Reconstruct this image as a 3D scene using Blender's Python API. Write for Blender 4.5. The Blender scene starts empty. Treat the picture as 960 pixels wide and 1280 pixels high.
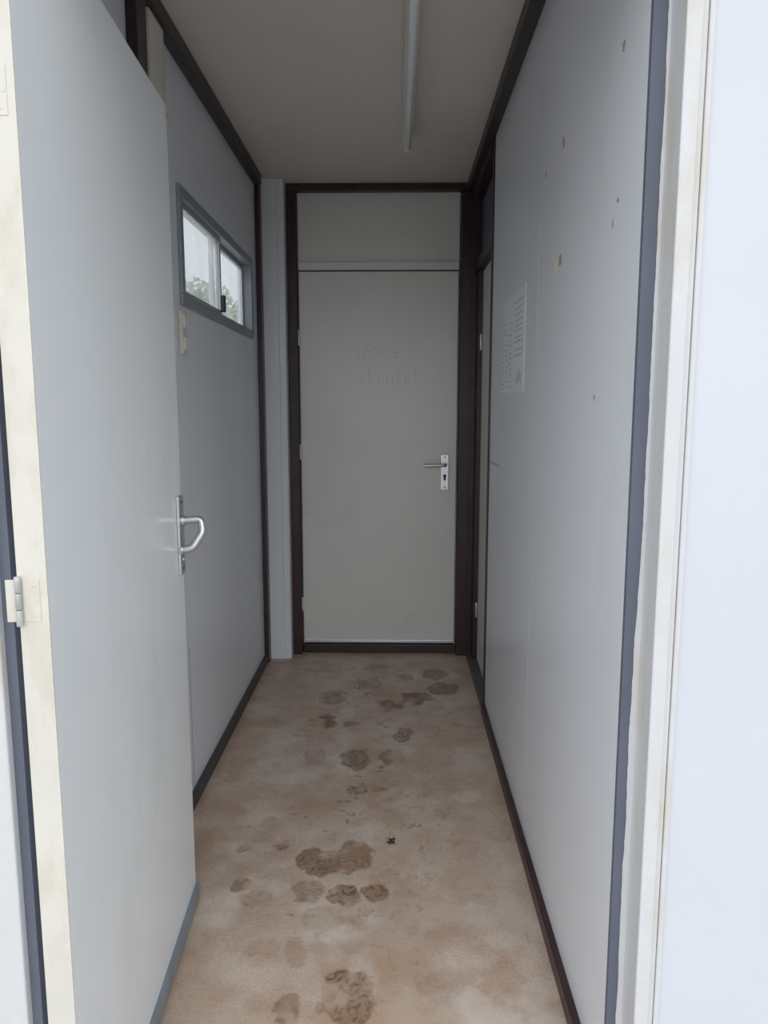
import bpy, bmesh, math, random
import numpy as np
from mathutils import Vector
random.seed(4); rng=np.random.default_rng(7)
scene=bpy.context.scene
scene.view_settings.view_transform='Standard'
scene.view_settings.look='None'
scene.view_settings.exposure=0.0
scene.view_settings.gamma=1.06
COL=scene.collection

def s2l(c):
    return tuple(((v/255)/12.92 if v/255<=0.04045 else ((v/255+0.055)/1.055)**2.4) for v in c)

# ---------------------------------------------------------------- materials
def mat(name, rgb, rough=0.5, metal=0.0, var=0.08, vscale=6.0, bump=0.0, bscale=60.0,
        stretch=(1,1,1), stain=None, stain_amt=0.0, stain_scale=3.0, stain_lo=0.55, stain_hi=0.75, coat=0.0):
    m=bpy.data.materials.new(name); m.use_nodes=True
    nt=m.node_tree; N=nt.nodes; L=nt.links
    b=N['Principled BSDF']
    b.inputs['Roughness'].default_value=rough
    b.inputs['Metallic'].default_value=metal
    if coat: b.inputs['Coat Weight'].default_value=coat
    tc=N.new('ShaderNodeTexCoord'); mp=N.new('ShaderNodeMapping')
    mp.inputs['Scale'].default_value=stretch
    L.new(tc.outputs['Object'],mp.inputs['Vector'])
    n=N.new('ShaderNodeTexNoise'); n.inputs['Scale'].default_value=vscale; n.inputs['Detail'].default_value=6
    L.new(mp.outputs['Vector'],n.inputs['Vector'])
    r=N.new('ShaderNodeValToRGB')
    r.color_ramp.elements[0].position=0.3; r.color_ramp.elements[1].position=0.7
    r.color_ramp.elements[0].color=(*[c*(1-var) for c in rgb],1)
    r.color_ramp.elements[1].color=(*[min(1,c*(1+var)) for c in rgb],1)
    L.new(n.outputs['Fac'],r.inputs['Fac'])
    out=r.outputs['Color']
    if stain:
        n2=N.new('ShaderNodeTexNoise'); n2.inputs['Scale'].default_value=stain_scale; n2.inputs['Detail'].default_value=8
        n2.inputs['Roughness'].default_value=0.65
        L.new(mp.outputs['Vector'],n2.inputs['Vector'])
        mr=N.new('ShaderNodeMapRange'); mr.inputs[1].default_value=stain_lo; mr.inputs[2].default_value=stain_hi
        mr.inputs[4].default_value=stain_amt
        L.new(n2.outputs['Fac'],mr.inputs[0])
        mx=N.new('ShaderNodeMix'); mx.data_type='RGBA'
        L.new(mr.outputs[0],mx.inputs[0]); L.new(out,mx.inputs[6]); mx.inputs[7].default_value=(*stain,1)
        out=mx.outputs[2]
    L.new(out,b.inputs['Base Color'])
    if bump:
        n3=N.new('ShaderNodeTexNoise'); n3.inputs['Scale'].default_value=bscale; n3.inputs['Detail'].default_value=4
        L.new(tc.outputs['Object'],n3.inputs['Vector'])
        bp=N.new('ShaderNodeBump'); bp.inputs['Strength'].default_value=bump; bp.inputs['Distance'].default_value=0.004
        L.new(n3.outputs['Fac'],bp.inputs['Height']); L.new(bp.outputs['Normal'],b.inputs['Normal'])
    return m

M_WALL=mat('wall_panel_white',(0.765,0.79,0.83),0.30,var=0.03,vscale=2.5,bump=0.08,bscale=22,stretch=(1,1,0.35),stain=(0.58,0.56,0.50),stain_amt=0.35,stain_lo=0.56,stain_hi=0.85)
M_DOOR=mat('door_paint_white',(0.79,0.82,0.83),0.26,var=0.03,vscale=2,bump=0.07,bscale=16,stretch=(1,1,0.4),stain=(0.60,0.56,0.48),stain_amt=0.4,stain_lo=0.56,stain_hi=0.82)
M_BDOOR=mat('inner_door_paint',(0.74,0.73,0.69),0.34,var=0.04,vscale=2,bump=0.06,bscale=18,stain=(0.52,0.47,0.38),stain_amt=0.4,stain_lo=0.56,stain_hi=0.82)
M_CREAM=mat('aged_cream_paint',(0.67,0.64,0.56),0.5,var=0.06,vscale=8,bump=0.15,bscale=60,stretch=(1,1,0.4),stain=(0.50,0.42,0.30),stain_amt=0.65,stain_scale=9,stain_lo=0.50,stain_hi=0.70)
M_HINGE=mat('painted_hinge_steel',(0.50,0.50,0.48),0.38,metal=0.4,var=0.15,vscale=30,bump=0.1,stain=(0.30,0.25,0.19),stain_amt=0.6,stain_scale=25)
M_FACADE=mat('facade_panel_white',(0.61,0.63,0.67),0.5,var=0.02,vscale=3,bump=0.04,bscale=90,stain=(0.54,0.54,0.52),stain_amt=0.3,stain_lo=0.6,stain_hi=0.8)
M_JAMB=mat('door_frame_white',(0.63,0.63,0.63),0.42,var=0.05,vscale=6,bump=0.3,bscale=50,stretch=(1,1,0.4),stain=(0.52,0.46,0.35),stain_amt=0.75,stain_scale=6,stain_lo=0.50,stain_hi=0.70)
M_GASK=mat('rubber_gasket_slate',s2l((92,97,110)),0.6,var=0.12,vscale=10,stretch=(1,1,0.3),bump=0.1)
M_BROWN=mat('dark_maroon_trim',s2l((50,27,29)),0.40,var=0.25,vscale=8,bump=0.1,stain=s2l((84,66,64)),stain_amt=0.3)
M_DARK=mat('dark_brown_profile',s2l((42,33,35)),0.42,var=0.2,vscale=8)
M_BASE=mat('baseboard_slate',s2l((58,55,60)),0.5,var=0.2,vscale=12,stain=s2l((110,90,75)),stain_amt=0.4,stain_scale=10)
M_CEIL=mat('ceiling_panel',(0.69,0.63,0.565),0.5,var=0.04,vscale=3,bump=0.03,bscale=40,stain=(0.55,0.48,0.4),stain_amt=0.35,stain_lo=0.55,stain_hi=0.8)
M_ALU=mat('brushed_aluminium',(0.62,0.63,0.65),0.32,metal=0.9,var=0.06,vscale=30,stretch=(1,1,8))
M_FRAME=mat('window_aluminium_grey',s2l((142,149,158)),0.45,metal=0.2,var=0.06,vscale=20)
M_SEAM=mat('panel_joint_grey',s2l((150,152,154)),0.5,var=0.06)
M_STRIP=mat('drip_strip_grey',s2l((125,134,140)),0.5,metal=0.1,var=0.1,vscale=14,stain=s2l((110,95,80)),stain_amt=0.6,stain_scale=12)
M_SILL=mat('side_sill_dark_metal',s2l((92,92,95)),0.5,metal=0.2,var=0.2,vscale=14,stain=s2l((100,82,66)),stain_amt=0.6,stain_scale=12)
M_TUBE=mat('lamp_tube_glass',(0.84,0.84,0.83),0.25,var=0.02)
M_LAMPBODY=mat('lamp_housing_white',(0.76,0.75,0.72),0.4,var=0.03)
M_PLASTIC=mat('cream_plastic',(0.66,0.61,0.52),0.4,var=0.04)
M_BLACK=mat('black_plastic',(0.02,0.02,0.022),0.4,var=0.1)
M_PAPER=mat('paper_sheet',(0.86,0.90,0.95),0.35,var=0.01)
M_INK=mat('printed_ink',(0.30,0.33,0.41),0.6,var=0.35,vscale=60)
M_TEAL=mat('teal_print',(0.26,0.44,0.46),0.6,var=0.3,vscale=60)
M_PENCIL=mat('pencil_marks',(0.53,0.55,0.55),0.6,var=0.2,vscale=60)
M_CHIP=mat('exposed_board_tan',(0.46,0.34,0.23),0.8,var=0.3,vscale=90)
M_CHIPL=mat('exposed_filler_cream',(0.82,0.77,0.64),0.8,var=0.12,vscale=90)
M_LEAF=mat('leaf_green',(0.12,0.20,0.06),0.6,var=0.4,vscale=3)
M_DEADLEAF=mat('dried_leaf_brown',(0.055,0.042,0.022),0.7,var=0.5,vscale=80)
M_BARK=mat('tree_bark',(0.14,0.10,0.07),0.9,var=0.3,vscale=12,bump=0.5)
M_GROUND=mat('concrete_paving',(0.46,0.45,0.43),0.85,var=0.15,vscale=3,bump=0.4,bscale=30,stain=(0.3,0.3,0.26),stain_amt=0.5)

# dusty glass
M_GLASS=bpy.data.materials.new('dusty_window_glass'); M_GLASS.use_nodes=True
nt=M_GLASS.node_tree; N=nt.nodes; L=nt.links; N.remove(N['Principled BSDF']); o=N['Material Output']
tr=N.new('ShaderNodeBsdfTransparent'); tr.inputs[0].default_value=(0.95,0.97,0.97,1)
tl=N.new('ShaderNodeBsdfTranslucent'); tl.inputs[0].default_value=(0.80,0.81,0.80,1)
gl=N.new('ShaderNodeBsdfGlossy'); gl.inputs['Roughness'].default_value=0.1
nz=N.new('ShaderNodeTexNoise'); nz.inputs['Scale'].default_value=7; nz.inputs['Detail'].default_value=6
mr=N.new('ShaderNodeMapRange'); mr.inputs[1].default_value=0.3; mr.inputs[2].default_value=0.7; mr.inputs[3].default_value=0.15; mr.inputs[4].default_value=0.45
tc=N.new('ShaderNodeTexCoord'); L.new(tc.outputs['Object'],nz.inputs['Vector']); L.new(nz.outputs['Fac'],mr.inputs[0])
m1=N.new('ShaderNodeMixShader'); L.new(mr.outputs[0],m1.inputs[0]); L.new(tr.outputs[0],m1.inputs[1]); L.new(tl.outputs[0],m1.inputs[2])
m2=N.new('ShaderNodeMixShader'); m2.inputs[0].default_value=0.05; L.new(m1.outputs[0],m2.inputs[1]); L.new(gl.outputs[0],m2.inputs[2])
L.new(m2.outputs[0],o.inputs['Surface'])

# ---------------------------------------------------------------- helpers
def mesh_obj(name, verts, faces, mats, midx=None, parent=None, smooth=False, bevel=0.0):
    me=bpy.data.meshes.new(name); me.from_pydata(verts,[],faces)
    for m in (mats if isinstance(mats,(list,tuple)) else [mats]): me.materials.append(m)
    if midx:
        for p,i in zip(me.polygons,midx): p.material_index=i
    if smooth:
        for p in me.polygons: p.use_smooth=True
    ob=bpy.data.objects.new(name,me); COL.objects.link(ob)
    if parent: ob.parent=parent
    if bevel:
        md=ob.modifiers.new('bev','BEVEL'); md.width=bevel; md.segments=2; md.limit_method='ANGLE'
    me.update()
    return ob
def boxes(name, bl, mats, parent=None, bevel=0.0):
    """bl: list of (x0,x1,y0,y1,z0,z1[,mat_index])"""
    V=[];F=[];I=[]
    for b in bl:
        x0,x1,y0,y1,z0,z1=b[:6]; k=len(V)
        V+=[(x0,y0,z0),(x1,y0,z0),(x1,y1,z0),(x0,y1,z0),(x0,y0,z1),(x1,y0,z1),(x1,y1,z1),(x0,y1,z1)]
        F+=[tuple(k+i for i in f) for f in ((0,3,2,1),(4,5,6,7),(0,1,5,4),(1,2,6,5),(2,3,7,6),(3,0,4,7))]
        I+=[b[6] if len(b)>6 else 0]*6
    return mesh_obj(name,V,F,mats,I,parent,bevel=bevel)
def cyl(name,p0,p1,r,m,parent=None,seg=20):
    p0=Vector(p0);p1=Vector(p1);d=(p1-p0).normalized()
    a=d.orthogonal().normalized(); b=d.cross(a)
    V=[];F=[]
    for p in (p0,p1):
        for i in range(seg):
            t=2*math.pi*i/seg; V.append(tuple(p+a*math.cos(t)*r+b*math.sin(t)*r))
    for i in range(seg):
        j=(i+1)%seg; F.append((i,j,seg+j,seg+i))
    F.append(tuple(range(seg))[::-1]); F.append(tuple(range(seg,2*seg)))
    ob=mesh_obj(name,V,F,m,parent=parent,bevel=min(r*0.15,0.002))
    for p in ob.data.polygons: p.use_smooth=len(p.vertices)==4
    return ob
def tube(name,pts,r,m,parent=None,cyclic=False):
    cu=bpy.data.curves.new(name,'CURVE'); cu.dimensions='3D'; cu.bevel_depth=r; cu.bevel_resolution=4; cu.use_fill_caps=True
    sp=cu.splines.new('POLY'); sp.points.add(len(pts)-1)
    for q,p in zip(sp.points,pts): q.co=(*p,1)
    cu.materials.append(m)
    ob=bpy.data.objects.new(name,cu); COL.objects.link(ob)
    dg=bpy.context.evaluated_depsgraph_get(); me=bpy.data.meshes.new_from_object(ob.evaluated_get(dg))
    bpy.data.objects.remove(ob); ob=bpy.data.objects.new(name,me); COL.objects.link(ob)
    for p in me.polygons: p.use_smooth=True
    if parent: ob.parent=parent
    return ob
def fillet(pts,rad,n=6):
    out=[Vector(pts[0])]
    for i in range(1,len(pts)-1):
        a,b,c=Vector(pts[i-1]),Vector(pts[i]),Vector(pts[i+1])
        p=b+(a-b).normalized()*rad; q=b+(c-b).normalized()*rad
        for k in range(n+1):
            t=k/n; out.append(p*(1-t)**2+b*2*t*(1-t)+q*t*t)
    out.append(Vector(pts[-1])); return [tuple(v) for v in out]
def empty(name,loc=(0,0,0),rz=0):
    e=bpy.data.objects.new(name,None); e.location=loc; e.rotation_euler=(0,0,rz); e.empty_display_size=0.1; COL.objects.link(e); return e

XL,XR=-0.70,0.40
YB=4.0; H=2.486

# ---------------------------------------------------------------- floor with muddy prints
def vnoise(shape,cell,oct=4):
    out=np.zeros(shape); amp=1;tot=0
    for o in range(oct):
        c=max(1.0,cell/2**o); gy=int(shape[0]/c)+3; gx=int(shape[1]/c)+3
        g=rng.random((gy,gx))
        yy=np.arange(shape[0])/c; xx=np.arange(shape[1])/c
        y0=yy.astype(int);x0=xx.astype(int);fy=(yy-y0);fx=(xx-x0); fy=fy*fy*(3-2*fy); fx=fx*fx*(3-2*fx)
        a=g[np.ix_(y0,x0)];b=g[np.ix_(y0,x0+1)];c2=g[np.ix_(y0+1,x0)];d=g[np.ix_(y0+1,x0+1)]
        out+=amp*((a*(1-fx)+b*fx)*(1-fy)[:,None]+(c2*(1-fx)+d*fx)*fy[:,None]); tot+=amp; amp*=0.55
    return out/tot
step=0.003
fx0,fx1,fy0,fy1=-0.70,0.44,1.12,4.0
nx=int((fx1-fx0)/step)+1; ny=int((fy1-fy0)/step)+1
gx=np.linspace(fx0,fx1,nx); gy=np.linspace(fy0,fy1,ny)
GX,GY=np.meshgrid(gx,gy)
mud=np.zeros((ny,nx)); wet=np.zeros((ny,nx))
S=0.004/step
def nn(c,o): return vnoise((ny,nx),c*S,o)
n1=nn(8,3); n2=nn(22,4); n3=nn(70,5); n4=nn(4,2); w1=nn(10,3); w2=nn(10,3)
def sm(x,a,b): t=np.clip((x-a)/(b-a),0,1); return t*t*(3-2*t)
def printmark(cx,cy,w,l,ang,strength,kind='sole',tread=1.0,wetv=0.6):
    ca,sa=math.cos(ang),math.sin(ang)
    wx=GX-cx+(w1-0.5)*0.030; wy=GY-cy+(w2-0.5)*0.045
    U=wx*ca+wy*sa; V=-wx*sa+wy*ca
    Un=U/(w/2)+(n1-0.5)*0.6; Vn=V/(l/2)+(w1-0.5)*0.6
    d=np.sqrt(np.abs(Un)**2.3+np.abs(Vn)**2.3)
    inside=1-sm(d,0.80,1.06)
    edge=np.exp(-((d-0.93)/0.11)**2)
    if kind=='sole':   ph=V/0.019+np.abs(U)/0.035+n1*2.2
    elif kind=='wave': ph=V/0.026+0.45*np.sin(U/0.009)+n2*2.6+n1
    else:              ph=V/0.03+n1*4
    tr=0.5+0.5*np.sin(ph*2*math.pi); tr=sm(tr,0.25,0.75)
    tr=tr*sm(n4,0.2,0.6)
    if kind=='blob': tr=sm(n1,0.38,0.62)
    brk=sm(n2+0.35*(n1-0.5),0.28,0.52)
    pat=inside*(0.38+0.62*tr*tread)*brk
    mud[:]=np.maximum(mud,strength*np.maximum(pat,0.8*edge*sm(n1,0.38,0.58)*sm(n2,0.30,0.50)))
    wet[:]=np.maximum(wet,wetv*inside*(0.7+0.3*sm(n2,0.35,0.6)))
P=[(-0.108,1.545,.130,.17,.1,1.0,'wave',1,1.0),(-0.05,1.40,.10,.12,.1,.6,'wave',1,.8),
(-0.143,1.905,.085,.085,.1,1.0,'wave',1,1.0),(-0.054,1.92,.08,.075,-.1,.85,'wave',1,.9),(-0.245,1.92,.085,.10,.05,.42,'sole',1,.5),
(-0.225,2.055,.13,.145,.2,.95,'sole',.7,1.0),(-0.125,2.085,.12,.15,-.15,.7,'sole',.8,1.0),
(-0.135,2.48,.075,.08,.1,.9,'wave',1,.4),(-0.045,2.50,.07,.07,0,.75,'wave',1,.4),
(-0.153,2.71,.115,.17,.05,.9,'sole',1,.9),(-0.013,2.72,.10,.16,-.1,.8,'sole',1,.8),(-0.317,2.74,.09,.16,.1,.5,'sole',1,.4),
(0.033,2.94,.075,.14,-.2,.95,'wave',1,.6),(-0.31,3.06,.12,.16,.1,.8,'blob',1,.8),(-0.189,3.03,.07,.07,.1,.9,'wave',1,.4),(-0.04,3.05,.07,.09,.1,.7,'wave',1,.4),
(-0.016,3.24,.12,.14,.3,.75,'blob',1,.7),(0.098,3.33,.13,.16,-.3,.8,'blob',1,.9),(-0.128,3.51,.14,.15,.2,.7,'blob',1,.7),
(0.233,3.45,.15,.16,-.3,.8,'sole',1,.9),(0.20,3.65,.13,.16,-.3,.6,'sole',1,.8),(-0.30,3.33,.14,.16,.1,.55,'blob',1,.6),
(-0.39,1.88,.09,.09,.5,.45,'blob',1,.6),(-0.44,1.95,.05,.05,.5,.5,'blob',1,.6),(-0.36,2.13,.05,.04,.3,.6,'blob',1,.5),(-0.25,1.68,.06,.11,.1,.12,'blob',1,.5),(-0.24,1.50,.06,.12,.1,.6,'blob',1,.9),
(-0.526,2.71,.08,.14,.2,.10,'sole',1,.0),(-0.47,2.12,.05,.06,.3,.5,'blob',1,.4),(0.10,1.58,.09,.12,.2,.2,'wave',1,.2),(0.02,1.78,.08,.12,.0,.25,'wave',1,.3),(-0.20,1.80,.09,.12,.0,.3,'blob',1,.5),
(-0.10,3.75,.14,.12,0,.4,'blob',1,.5),(0.05,3.6,.1,.12,0,.5,'blob',1,.5),(0.22,2.5,.08,.12,.3,.15,'wave',1,.0),(0.26,2.1,.07,.10,.4,.13,'wave',1,.0),(-0.3,2.5,.08,.12,.3,.22,'wave',1,.0)]
for p in P: printmark(*p)
path=np.exp(-((GX+0.12)/0.24)**2)
fleck=sm(nn(5,2),0.73,0.84)*sm(n3,0.40,0.58)
mud=np.maximum(mud,0.75*fleck*(0.25+0.75*path))
squig=np.exp(-((nn(14,2)-0.5)/0.020)**2)*sm(nn(40,3),0.46,0.58)*sm(n4,0.3,0.6)
mud=np.maximum(mud,0.32*squig*(0.5+0.5*path))
edge_dirt=sm(-GX,0.42,0.69)*0.8*sm(n2,0.30,0.6)+sm(GX,0.27,0.40)*0.45*sm(n2,0.4,0.7)
nearness=np.clip(1.45-(GY-1.1)/2.3,0.3,1)
smear=sm(nn(45,5),0.48,0.64)*(0.3+0.7*path)*nearness
smear2=sm(nn(24,5),0.52,0.68)*nearness
wet=np.clip(np.maximum(wet,np.maximum(0.75*smear,0.5*smear2))+0.45*edge_dirt,0,1)
pale=sm(nn(30,5),0.50,0.70)
V=np.stack([GX.ravel(),GY.ravel(),np.zeros(GX.size)],1)
idx=np.arange(nx*ny).reshape(ny,nx)
Fq=np.stack([idx[:-1,:-1].ravel(),idx[:-1,1:].ravel(),idx[1:,1:].ravel(),idx[1:,:-1].ravel()],1)
me=bpy.data.meshes.new('floor'); me.from_pydata(V.tolist(),[],Fq.tolist())
at=me.color_attributes.new('dirt','FLOAT_COLOR','POINT')
colr=np.stack([mud.ravel(),wet.ravel(),pale.ravel(),np.ones(nx*ny)],1).astype(np.float32)
at.data.foreach_set('color',colr.ravel())
me.update()
floor=bpy.data.objects.new('floor',me); COL.objects.link(floor)
M_FLOOR=bpy.data.materials.new('worn_vinyl_floor'); M_FLOOR.use_nodes=True
nt=M_FLOOR.node_tree;N=nt.nodes;L=nt.links;b=N['Principled BSDF']
tc=N.new('ShaderNodeTexCoord')
na=N.new('ShaderNodeTexNoise'); na.inputs['Scale'].default_value=7; na.inputs['Detail'].default_value=10; na.inputs['Roughness'].default_value=0.68
L.new(tc.outputs['Object'],na.inputs['Vector'])
ra=N.new('ShaderNodeValToRGB'); e=ra.color_ramp.elements
e[0].position=0.34; e[0].color=(0.51,0.365,0.27,1); e[1].position=0.66; e[1].color=(0.68,0.55,0.45,1)
L.new(na.outputs['Fac'],ra.inputs['Fac'])
nb=N.new('ShaderNodeTexNoise'); nb.inputs['Scale'].default_value=140; nb.inputs['Detail'].default_value=4
L.new(tc.outputs['Object'],nb.inputs['Vector'])
rb=N.new('ShaderNodeValToRGB'); rb.color_ramp.elements[0].position=0.3; rb.color_ramp.elements[0].color=(0.80,0.80,0.80,1); rb.color_ramp.elements[1].position=0.6
L.new(nb.outputs['Fac'],rb.inputs['Fac'])
mu=N.new('ShaderNodeMix'); mu.data_type='RGBA'; mu.blend_type='MULTIPLY'; mu.inputs[0].default_value=1
L.new(ra.outputs['Color'],mu.inputs[6]); L.new(rb.outputs['Color'],mu.inputs[7])
av=N.new('ShaderNodeAttribute'); av.attribute_name='dirt'
sp=N.new('ShaderNodeSeparateColor'); L.new(av.outputs['Color'],sp.inputs[0])
mp_=N.new('ShaderNodeMix'); mp_.data_type='RGBA'; L.new(mu.outputs[2],mp_.inputs[6]); mp_.inputs[7].default_value=(0.70,0.62,0.54,1)
m6=N.new('ShaderNodeMath'); m6.operation='MULTIPLY'; m6.inputs[1].default_value=0.5; L.new(sp.outputs[2],m6.inputs[0]); L.new(m6.outputs[0],mp_.inputs[0])
mw=N.new('ShaderNodeMix'); mw.data_type='RGBA'; L.new(mp_.outputs[2],mw.inputs[6]); mw.inputs[7].default_value=(0.37,0.21,0.105,1)
mm=N.new('ShaderNodeMath'); mm.operation='MULTIPLY'; mm.inputs[1].default_value=0.66; L.new(sp.outputs[1],mm.inputs[0]); L.new(mm.outputs[0],mw.inputs[0])
md=N.new('ShaderNodeMix'); md.data_type='RGBA'; L.new(mw.outputs[2],md.inputs[6]); md.inputs[7].default_value=(0.10,0.052,0.030,1)
m5=N.new('ShaderNodeMath'); m5.operation='MULTIPLY'; m5.inputs[1].default_value=0.84; L.new(sp.outputs[0],m5.inputs[0]); L.new(m5.outputs[0],md.inputs[0])
L.new(md.outputs[2],b.inputs['Base Color'])
b.inputs['Roughness'].default_value=0.45
bp=N.new('ShaderNodeBump'); bp.inputs['Strength'].default_value=0.25; bp.inputs['Distance'].default_value=0.003
ad=N.new('ShaderNodeMath'); ad.operation='ADD'; L.new(sp.outputs[0],ad.inputs[0]); L.new(na.outputs['Fac'],ad.inputs[1])
L.new(ad.outputs[0],bp.inputs['Height']); L.new(bp.outputs['Normal'],b.inputs['Normal'])
me.materials.append(M_FLOOR)
boxes('floor_slab',[(-0.76,0.56,1.06,4.10,-0.12,-0.002)],[M_BASE])

# ---------------------------------------------------------------- ceiling / walls
boxes('ceiling',[(-0.76,0.56,1.10,4.10,H,H+0.07)],[M_CEIL])
wy0,wy1,wz0,wz1=2.47,3.64,1.70,2.045   # window hole
boxes('wall_left',[(-0.76,XL,1.12,wy0,0,H),(-0.76,XL,wy1,4.06,0,H),(-0.76,XL,wy0,wy1,0,wz0),(-0.76,XL,wy0,wy1,wz1,H)],[M_WALL])
boxes('wall_right',[(XR,0.46,1.27,2.16,0,H),(XR,0.46,2.1613,3.17,0,H),(0.401,0.459,1.3,3.1,0,H)],[M_WALL],bevel=0.0006)
boxes('wall_back',[(-0.76,0.56,YB+0.012,YB+0.07,0,H)],[M_WALL])
boxes('wall_front_right',[(0.464,3.2,1.205,1.265,-0.15,2.62)],[M_FACADE])
boxes('wall_front_left',[(-3.0,-0.72,1.06,1.12,-0.15,2.62)],[M_FACADE])
boxes('wall_front_header',[(-0.72,0.464,1.12,1.265,2.12,2.62)],[M_FACADE])
# trims
boxes('trim_ceiling_left',[(XL,-0.662,1.27,3.80,2.436,H)],[M_DARK],bevel=0.003)
boxes('trim_ceiling_right',[(0.358,XR,1.27,3.96,2.436,H)],[M_DARK],bevel=0.003)
boxes('trim_ceiling_back',[(-0.565,0.358,3.95,YB+0.01,2.45,H)],[M_BROWN],bevel=0.003)
boxes('baseboard_left',[(XL,-0.682,1.27,3.80,0,0.045)],[M_BASE],bevel=0.003)
boxes('baseboard_right',[(0.382,XR,1.30,3.17,0,0.045)],[M_BROWN],bevel=0.003)
boxes('trim_corner_profile',[(XL,-0.676,3.80,3.865,0,H)],[M_BROWN],bevel=0.003)
boxes('trim_corner_post',[(-0.70,-0.600,3.866,3.99,0,H),(-0.600,-0.566,3.872,3.99,0,H)],[M_WALL],bevel=0.003)
boxes('trim_wall_profile',[(XL,-0.67,2.05,2.13,0,2.435,0),(XL,-0.675,2.17,2.30,0,2.435,1)],[M_DARK,M_CREAM],bevel=0.003)
boxes('trim_wall_seam',[(XL,-0.6990,2.405,2.409,0.045,0.55,0)],[M_SEAM])
boxes('trim_wall_stud_strip',[(0.3985,XR,2.86,3.165,1.128,1.132)],[M_SEAM])
# right entrance jamb
boxes('trim_entrance_jamb',[(0.428,0.453,1.19,1.269,-0.1,2.12),(0.453,0.464,1.199,1.26,-0.1,2.14),(0.4655,0.475,1.199,1.206,-0.1,2.14)],[M_JAMB],bevel=0.0025)
boxes('trim_gasket',[(0.400,0.428,1.258,1.270,0,2.12)],[M_GASK])
V=[];F=[]
wob=0.0
for i in range(301):
    z=i*2.12/300; wob=wob*0.93+random.uniform(-0.0005,0.0005)
    w_=0.4155+0.0095*(z/2.12)+wob+0.0008*math.sin(z*5+1)
    V+=[(min(w_,.4275),1.2572,z),(0.4285,1.2572,z)]
    if i: F.append((2*i-2,2*i-1,2*i+1,2*i))
mesh_obj('trim_paint_edge',V,F,M_JAMB)
# left entrance jamb
boxes('trim_entrance_jamb_hinge_side',[(-0.72,-0.582,1.04,1.119,-0.1,2.12)],[M_JAMB],bevel=0.003)
boxes('trim_gasket_hinge_side',[(-0.582,-0.566,1.055,1.10,0,2.12)],[M_GASK])
boxes('trim_threshold',[(-0.72,0.475,1.05,1.14,-0.1,0.012)],[M_STRIP],bevel=0.003)

# ---------------------------------------------------------------- open entrance door (door_1)
d1=empty('door_1',(-0.500,1.03,0),math.radians(3.45))
DL=0.846; DZ0,DZ1=0.05,2.068
boxes('leaf',[(-0.04,0,0,DL,DZ0,DZ1)],[M_DOOR],parent=d1,bevel=0.0015)
boxes('hinge_edge_strip',[(-0.041,0.0005,-0.004,-0.0005,DZ0,DZ1)],[M_CREAM],parent=d1)
boxes('drip_strip',[(-0.03,0.010,0.0,DL+0.002,0.012,0.055)],[M_STRIP],parent=d1,bevel=0.003)
for k,zc in enumerate((1.080,1.765)):
    boxes(f'hinge_leaf_{k}',[(-0.034,-0.010,-0.0050,-0.004,zc-0.031,zc+0.031),(-0.058,-0.044,-0.0050,-0.004,zc-0.031,zc+0.031)],[M_CREAM],parent=d1,bevel=0.0005)
    for j in range(3):
        z0=zc-0.036+j*0.0245
        cyl(f'hinge_knuckle_{k}_{j}',(-0.039,-0.0085,z0),(-0.039,-0.0085,z0+0.0235),0.0046,M_HINGE,parent=d1)
    for j in range(3):
        cyl(f'hinge_screw_{k}_{j}',(-0.020+0.006*(j%2),-0.0056,zc-0.022+j*0.022),(-0.020+0.006*(j%2),-0.005,zc-0.022+j*0.022),0.0024,M_CREAM,parent=d1,seg=12)
# handle: bent lever on long plate
boxes('handle_plate',[(0,0.008,0.785,0.835,0.935,1.135)],[M_ALU],parent=d1,bevel=0.003)
tube('handle_lever',fillet([(0.006,0.81,1.072),(0.056,0.81,1.076),(0.062,0.80,1.045),(0.036,0.79,1.004),(0.006,0.79,1.000)],0.011),0.0095,M_ALU,parent=d1)
cyl('handle_rose_top',(0.007,0.81,1.072),(0.016,0.81,1.072),0.014,M_ALU,parent=d1)
cyl('handle_rose_bottom',(0.007,0.79,1.000),(0.014,0.79,1.000),0.013,M_ALU,parent=d1)
cyl('handle_screw_top',(0.007,0.81,1.12),(0.0095,0.81,1.12),0.004,M_BLACK,parent=d1,seg=12)
cyl('handle_screw_bottom',(0.007,0.81,0.95),(0.0095,0.81,0.95),0.004,M_BLACK,parent=d1,seg=12)
cyl('lock_cylinder',(0.007,0.815,0.972),(0.0105,0.815,0.972),0.006,M_ALU,parent=d1)
boxes('rim_screw',[(0.0,0.004,0.835,0.846,2.035,2.05)],[M_CHIP],parent=d1,bevel=0.0015)

# ---------------------------------------------------------------- back door (door_2)
d2=empty('door_2',(0,0,0))
BX0,BX1=-0.512,0.326
boxes('frame',[(-0.565,BX0-0.004,3.945,YB+0.01,0,2.449),(BX1+0.004,0.399,3.935,YB+0.01,0,2.435),(-0.512,BX1,3.975,YB+0.01,0,0.05)],[M_BROWN],parent=d2,bevel=0.004)
boxes('transom_panel',[(BX0,BX1,3.990,YB+0.01,2.105,2.449)],[M_BDOOR],parent=d2)
boxes('transom_rail',[(BX0,BX1,3.972,YB+0.01,2.064,2.104)],[M_BDOOR],parent=d2,bevel=0.003)
boxes('leaf',[(BX0+0.003,BX1-0.003,3.978,YB+0.01,0.058,2.056)],[M_BDOOR],parent=d2,bevel=0.002)
boxes('leaf_shadow_gap',[(BX0,BX1,3.996,YB+0.011,0.05,2.064)],[M_BLACK],parent=d2)
boxes('bottom_rail',[(BX0+0.01,BX1-0.01,3.968,3.978,0.062,0.078)],[M_ALU],parent=d2,bevel=0.002)
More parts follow.
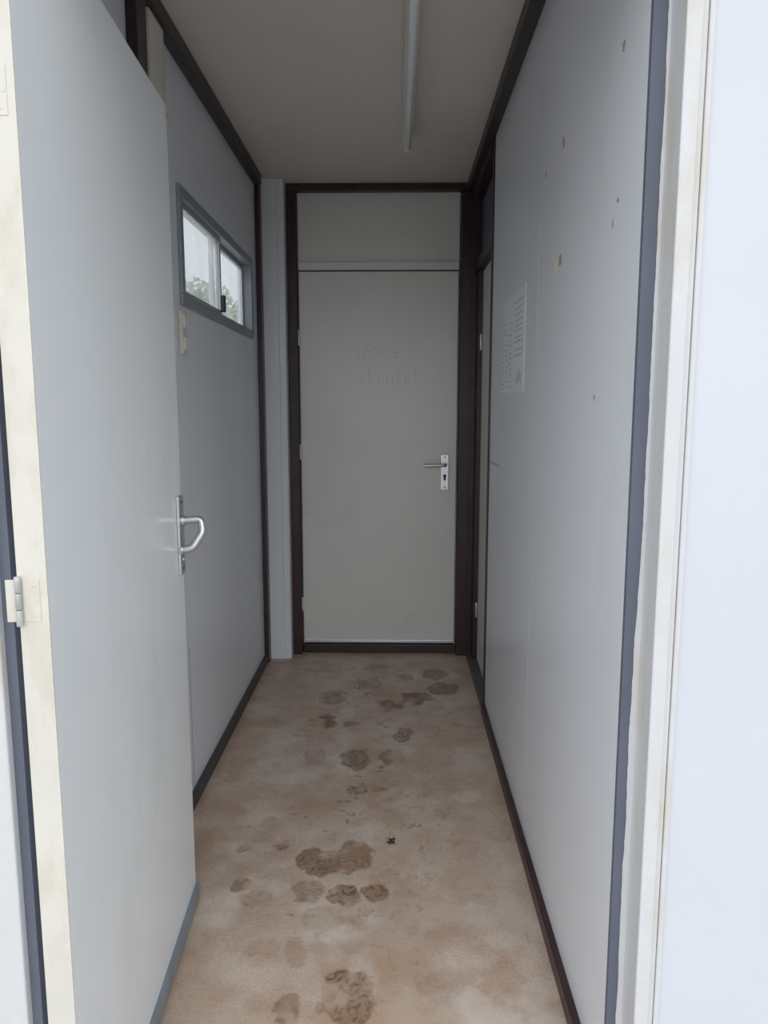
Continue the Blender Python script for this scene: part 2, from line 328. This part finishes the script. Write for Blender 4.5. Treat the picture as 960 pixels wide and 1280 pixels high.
for k,z in enumerate((0.28,1.12,1.72)):
    cyl(f'hinge_{k}',(BX0-0.001,3.968,z-0.04),(BX0-0.001,3.968,z+0.04),0.006,M_BDOOR,parent=d2)
boxes('handle_plate',[(0.238,0.284,3.970,3.978,0.915,1.108)],[M_ALU],parent=d2,bevel=0.003)
tube('lever',fillet([(0.262,3.972,1.053),(0.262,3.925,1.053),(0.150,3.925,1.050)],0.014),0.0095,M_ALU,parent=d2)
cyl('lever_rose',(0.262,3.971,1.053),(0.262,3.962,1.053),0.015,M_ALU,parent=d2)
cyl('key_cylinder',(0.262,3.971,0.992),(0.262,3.964,0.992),0.009,M_BLACK,parent=d2)
boxes('key_slot',[(0.256,0.268,3.965,3.971,0.968,0.99)],[M_BLACK],parent=d2,bevel=0.002)
for k,z in enumerate((0.93,1.094)):
    cyl(f'plate_screw_{k}',(0.262,3.971,z),(0.262,3.968,z),0.004,M_BLACK,parent=d2,seg=12)
# pencilled words on the leaf
G={'D':[[(0,0),(0,1),(.45,.85),(.6,.5),(.4,.1),(0,0)]],
'a':[[(.5,.45),(.2,.5),(0,.25),(.15,0),(.5,.1),(.5,.5),(.55,0)]],
'm':[[(0,0),(0,.5),(.2,.5),(.28,0)],[(.28,.4),(.45,.5),(.55,0)]],
'e':[[(.05,.28),(.45,.3),(.4,.5),(.1,.48),(0,.2),(.2,0),(.5,.08)]],
's':[[(.45,.5),(.1,.45),(.15,.28),(.42,.2),(.3,0),(0,.05)]],
'l':[[(.1,1),(.08,.2),(.2,0),(.3,.05)]],
'u':[[(0,.5),(.05,.08),(.3,0),(.45,.15),(.45,.5),(.5,0)]],
't':[[(.2,.9),(.18,.1),(.35,0)],[(0,.6),(.4,.6)]],'n':[[(0,0),(0,.5),(.05,.4),(.35,.5),(.42,0)]]}
def word(nm,txt,x,z,h,adv):
    for i,ch in enumerate(txt):
        for j,st in enumerate(G[ch]):
            pts=[(x+(u+random.uniform(-.05,.05))*h*0.75,3.9775,z+(v+random.uniform(-.04,.04))*h) for u,v in st]
            tube(f'{nm}_{i}_{j}',pts,0.0010,M_PENCIL,parent=d2)
        x+=adv
word('pencil_dames','Dames',-0.205,1.615,0.11,0.064)
word('pencil_sleutel','sleutel',-0.195,1.475,0.095,0.048)

# ---------------------------------------------------------------- side door (door_3)
d3=empty('door_3',(0,0,0))
boxes('frame',[(0.394,0.50,3.171,3.205,0,2.435),(0.386,0.50,3.93,3.934,0,2.435),(0.386,0.47,3.205,3.93,2.395,2.435),(0.400,0.47,3.205,3.93,2.03,2.08),(0.410,0.50,3.80,3.93,0.028,2.03)],[M_BROWN],parent=d3,bevel=0.003)
boxes('leaf',[(0.432,0.468,3.21,3.80,0.03,2.025)],[M_BDOOR],parent=d3,bevel=0.002)
boxes('transom_panel',[(0.436,0.466,3.206,3.929,2.082,2.394)],[M_GASK],parent=d3)
boxes('sill',[(0.386,0.50,3.171,3.934,0.002,0.028)],[M_SILL],parent=d3,bevel=0.003)
boxes('backing',[(0.50,0.55,3.12,4.01,0,H)],[M_WALL],parent=d3)
for k,z in enumerate((0.30,1.68)):
    cyl(f'hinge_{k}',(0.424,3.792,z-0.04),(0.424,3.792,z+0.04),0.006,M_ALU,parent=d3)

# ---------------------------------------------------------------- window
w=empty('window_1',(0,0,0))
y0,y1,z0,z1=2.45,3.655,1.685,2.06
t=0.036
boxes('outer_frame',[(-0.755,-0.688,y0,y1,z0,z0+t),(-0.755,-0.688,y0,y1,z1-t,z1),(-0.755,-0.688,y0,y0+t,z0+t,z1-t),(-0.755,-0.688,y1-t,y1,z0+t,z1-t)],[M_FRAME],parent=w,bevel=0.003)
s=0.020
def sash(nm,a,b,x):
    boxes(nm,[(x-.009,x+.009,a,b,z0+t,z0+t+s),(x-.009,x+.009,a,b,z1-t-s,z1-t),(x-.009,x+.009,a,a+s,z0+t+s,z1-t-s),(x-.009,x+.009,b-s,b,z0+t+s,z1-t-s)],[M_ALU],parent=w,bevel=0.002)
    boxes(nm+'_glass',[(x-.002,x+.002,a+s,b-s,z0+t+s,z1-t-s)],[M_GLASS],parent=w)
sash('sash_front',y0+t,3.06,-0.712); sash('sash_rear',3.03,y1-t,-0.738)
boxes('latch',[(-0.703,-0.685,3.030,3.055,1.735,1.80)],[M_BLACK],parent=w,bevel=0.004)

# ---------------------------------------------------------------- small wall switch under window
sw=empty('light_switch',(0,0,0))
boxes('housing',[(-0.70,-0.684,2.415,2.475,1.525,1.665)],[M_PLASTIC],parent=sw,bevel=0.005)
boxes('rocker_1',[(-0.685,-0.679,2.425,2.465,1.61,1.65)],[M_LAMPBODY],parent=sw,bevel=0.003)
boxes('rocker_2',[(-0.685,-0.679,2.425,2.465,1.54,1.58)],[M_LAMPBODY],parent=sw,bevel=0.003)

# ---------------------------------------------------------------- fluorescent lamp
fl=empty('fluorescent_lamp',(0,0,0))
boxes('housing',[(0.024,0.066,1.88,3.31,2.452,H)],[M_LAMPBODY],parent=fl,bevel=0.004)
cyl('tube',(0.045,1.905,2.434),(0.045,3.285,2.434),0.014,M_TUBE,parent=fl)
boxes('socket_far',[(0.030,0.060,3.285,3.308,2.418,2.455)],[M_LAMPBODY],parent=fl,bevel=0.004)
boxes('socket_near',[(0.030,0.060,1.882,1.905,2.418,2.455)],[M_LAMPBODY],parent=fl,bevel=0.004)

# ---------------------------------------------------------------- notice on right wall
nt_=empty('wall_notice',(0,0,0))
boxes('sheet',[(0.3988,0.3998,2.36,2.84,1.405,1.735)],[M_PAPER],parent=nt_)
bl=[]
for cx0,cx1 in ((2.40,2.56),(2.61,2.67),(2.71,2.75),(2.78,2.82)):
    z=1.70 if cx0<2.5 else 1.67
    while z>1.42:
        if not(cx0<2.5 and z<1.52):
            a=cx0+random.uniform(0,.03)
            while a<cx1-0.01:
                ln=random.uniform(.010,.035); bl.append((0.3983,0.3988,a,min(cx1,a+ln),z-0.0018,z+0.0018)); a+=ln+0.012
        z-=random.uniform(.014,.026)
boxes('printed_lines',bl,[M_INK],parent=nt_)
boxes('logo',[(0.3983,0.3988,2.41+0.013*i,2.4145+0.013*i,1.425+0.008*(i%3),1.488-0.007*abs(i-3)-0.010*(i%2)) for i in range(8)],[M_TEAL],parent=nt_)

# ---------------------------------------------------------------- chipped paint on right wall
V=[];F=[];I=[]
def chip(y,z,w_,h_,mi,x=0.3994,ang=0.0):
    n=11;k=len(V)
    for i in range(n):
        t=2*math.pi*i/n; r=random.uniform(.55,1.2)
        u=math.cos(t)*w_*r; v=math.sin(t)*h_*r
        V.append((x,y+u*math.cos(ang)-v*math.sin(ang),z+u*math.sin(ang)+v*math.cos(ang)))
    F.append(tuple(range(k,k+n))); I.append(mi)
for (y,z,w_,h_,mi,an) in [(1.88,.629,.010,.018,0,.3),(1.895,.635,.014,.014,1,.3),(2.087,.618,.007,.012,0,0),(1.693,.647,.008,.008,1,0),(1.41,.631,.010,.010,0,0),
 (1.408,.372,.008,.005,0,.5),(1.425,.358,.010,.004,1,.8),(1.435,.336,.004,.010,0,0),(1.495,.285,.007,.009,1,0),(1.92,.350,.040,.018,1,.4),(1.878,.358,.016,.016,0,.4),
 (2.134,.349,.024,.016,1,0),(2.12,.335,.012,.016,1,0),(1.729,.423,.014,.004,1,.9),(1.517,.021,.006,.008,0,0),(1.96,.375,.010,.006,1,0),(1.55,.43,.006,.010,1,.3)]:
    chip(y,z+1.354,w_,h_,mi,0.3994+(-0.0002 if mi==0 else 0),an)
mesh_obj('paint_chips',V,F,[M_CHIP,M_CHIPL],I)
# leaf on the floor
V=[];F=[]
for i in range(7):
    a=i*0.95+random.random(); c=(-0.012+0.006*math.cos(a),2.16+0.012*math.sin(a))
    k=len(V)
    for q in range(6):
        t=q*math.pi/3; rr=random.uniform(.5,1.3)
        V.append((c[0]+rr*(0.010*math.cos(t)*math.cos(a)-0.005*math.sin(t)*math.sin(a)),c[1]+rr*(0.010*math.cos(t)*math.sin(a)+0.005*math.sin(t)*math.cos(a)),0.003+0.003*random.random()))
    F.append(tuple(range(k,k+6)))
mesh_obj('fallen_leaf',V,F,M_DEADLEAF)

# ---------------------------------------------------------------- outside
boxes('ground',[(-40,40,-40,50,-0.35,-0.15)],[M_GROUND])
def tree(loc,hh,rad,n):
    e=empty('tree',loc)
    cyl('trunk',(0,0,0),(0,0,hh*0.7),0.10,M_BARK,parent=e)
    for k in range(5):
        a=k*1.3; cyl(f'branch_{k}',(0,0,hh*.45+0.1*k),(math.cos(a)*rad*.6,math.sin(a)*rad*.6,hh*.75+.1*k),0.04,M_BARK,parent=e,seg=8)
    V=[];F=[]
    for i in range(n):
        d=Vector((random.gauss(0,1),random.gauss(0,1),random.gauss(0,1))).normalized()*rad*random.random()**.4
        c=Vector((d.x,d.y,hh*.75+d.z*0.7)); u=Vector((random.gauss(0,1),random.gauss(0,1),random.gauss(0,1))).normalized(); v=u.orthogonal().normalized()
        k=len(V); V+=[tuple(c-u*.07),tuple(c+v*.035),tuple(c+u*.07),tuple(c-v*.035)]; F.append((k,k+1,k+2,k+3))
    mesh_obj('foliage',V,F,M_LEAF,parent=e)
tree((-2.6,12.0,-0.15),3.3,0.85,2600)
tree((-3.9,14.5,-0.15),4.3,1.0,2000)

# ---------------------------------------------------------------- sky
wd=bpy.data.worlds.new('overcast_sky'); scene.world=wd; wd.use_nodes=True
nt=wd.node_tree;N=nt.nodes;L=nt.links; bg=N['Background']
tc=N.new('ShaderNodeTexCoord'); dp=N.new('ShaderNodeVectorMath'); dp.operation='DOT_PRODUCT'
d=Vector((0.0,-0.93,0.36)).normalized(); dp.inputs[1].default_value=d
L.new(tc.outputs['Generated'],dp.inputs[0])
mr=N.new('ShaderNodeMapRange'); mr.inputs[1].default_value=0.1; mr.inputs[2].default_value=1.0; mr.interpolation_type='SMOOTHSTEP'
L.new(dp.outputs['Value'],mr.inputs[0])
mx=N.new('ShaderNodeMix'); mx.data_type='RGBA'; L.new(mr.outputs[0],mx.inputs[0])
mx.inputs[6].default_value=(0.84,0.88,0.94,1); mx.inputs[7].default_value=(2.08,2.16,2.28,1)
nz=N.new('ShaderNodeTexNoise'); nz.inputs['Scale'].default_value=2.5; nz.inputs['Detail'].default_value=5
L.new(tc.outputs['Generated'],nz.inputs['Vector'])
r2=N.new('ShaderNodeMapRange'); r2.inputs[1].default_value=0.3; r2.inputs[2].default_value=0.7; r2.inputs[3].default_value=0.9; r2.inputs[4].default_value=1.1
L.new(nz.outputs['Fac'],r2.inputs[0])
mu=N.new('ShaderNodeVectorMath'); mu.operation='SCALE'; L.new(mx.outputs[2],mu.inputs[0]); L.new(r2.outputs[0],mu.inputs['Scale'])
L.new(mu.outputs[0],bg.inputs['Color']); bg.inputs['Strength'].default_value=1.0

# ---------------------------------------------------------------- camera
cd=bpy.data.cameras.new('camera'); cam=bpy.data.objects.new('camera',cd); COL.objects.link(cam)
cd.sensor_fit='VERTICAL'; cd.sensor_height=36.0; cd.lens=26.0; cd.clip_start=0.02; cd.clip_end=200
cam.location=(0,0,1.354); cam.rotation_euler=(math.radians(90-8.01),0,math.radians(0.93))
scene.camera=cam
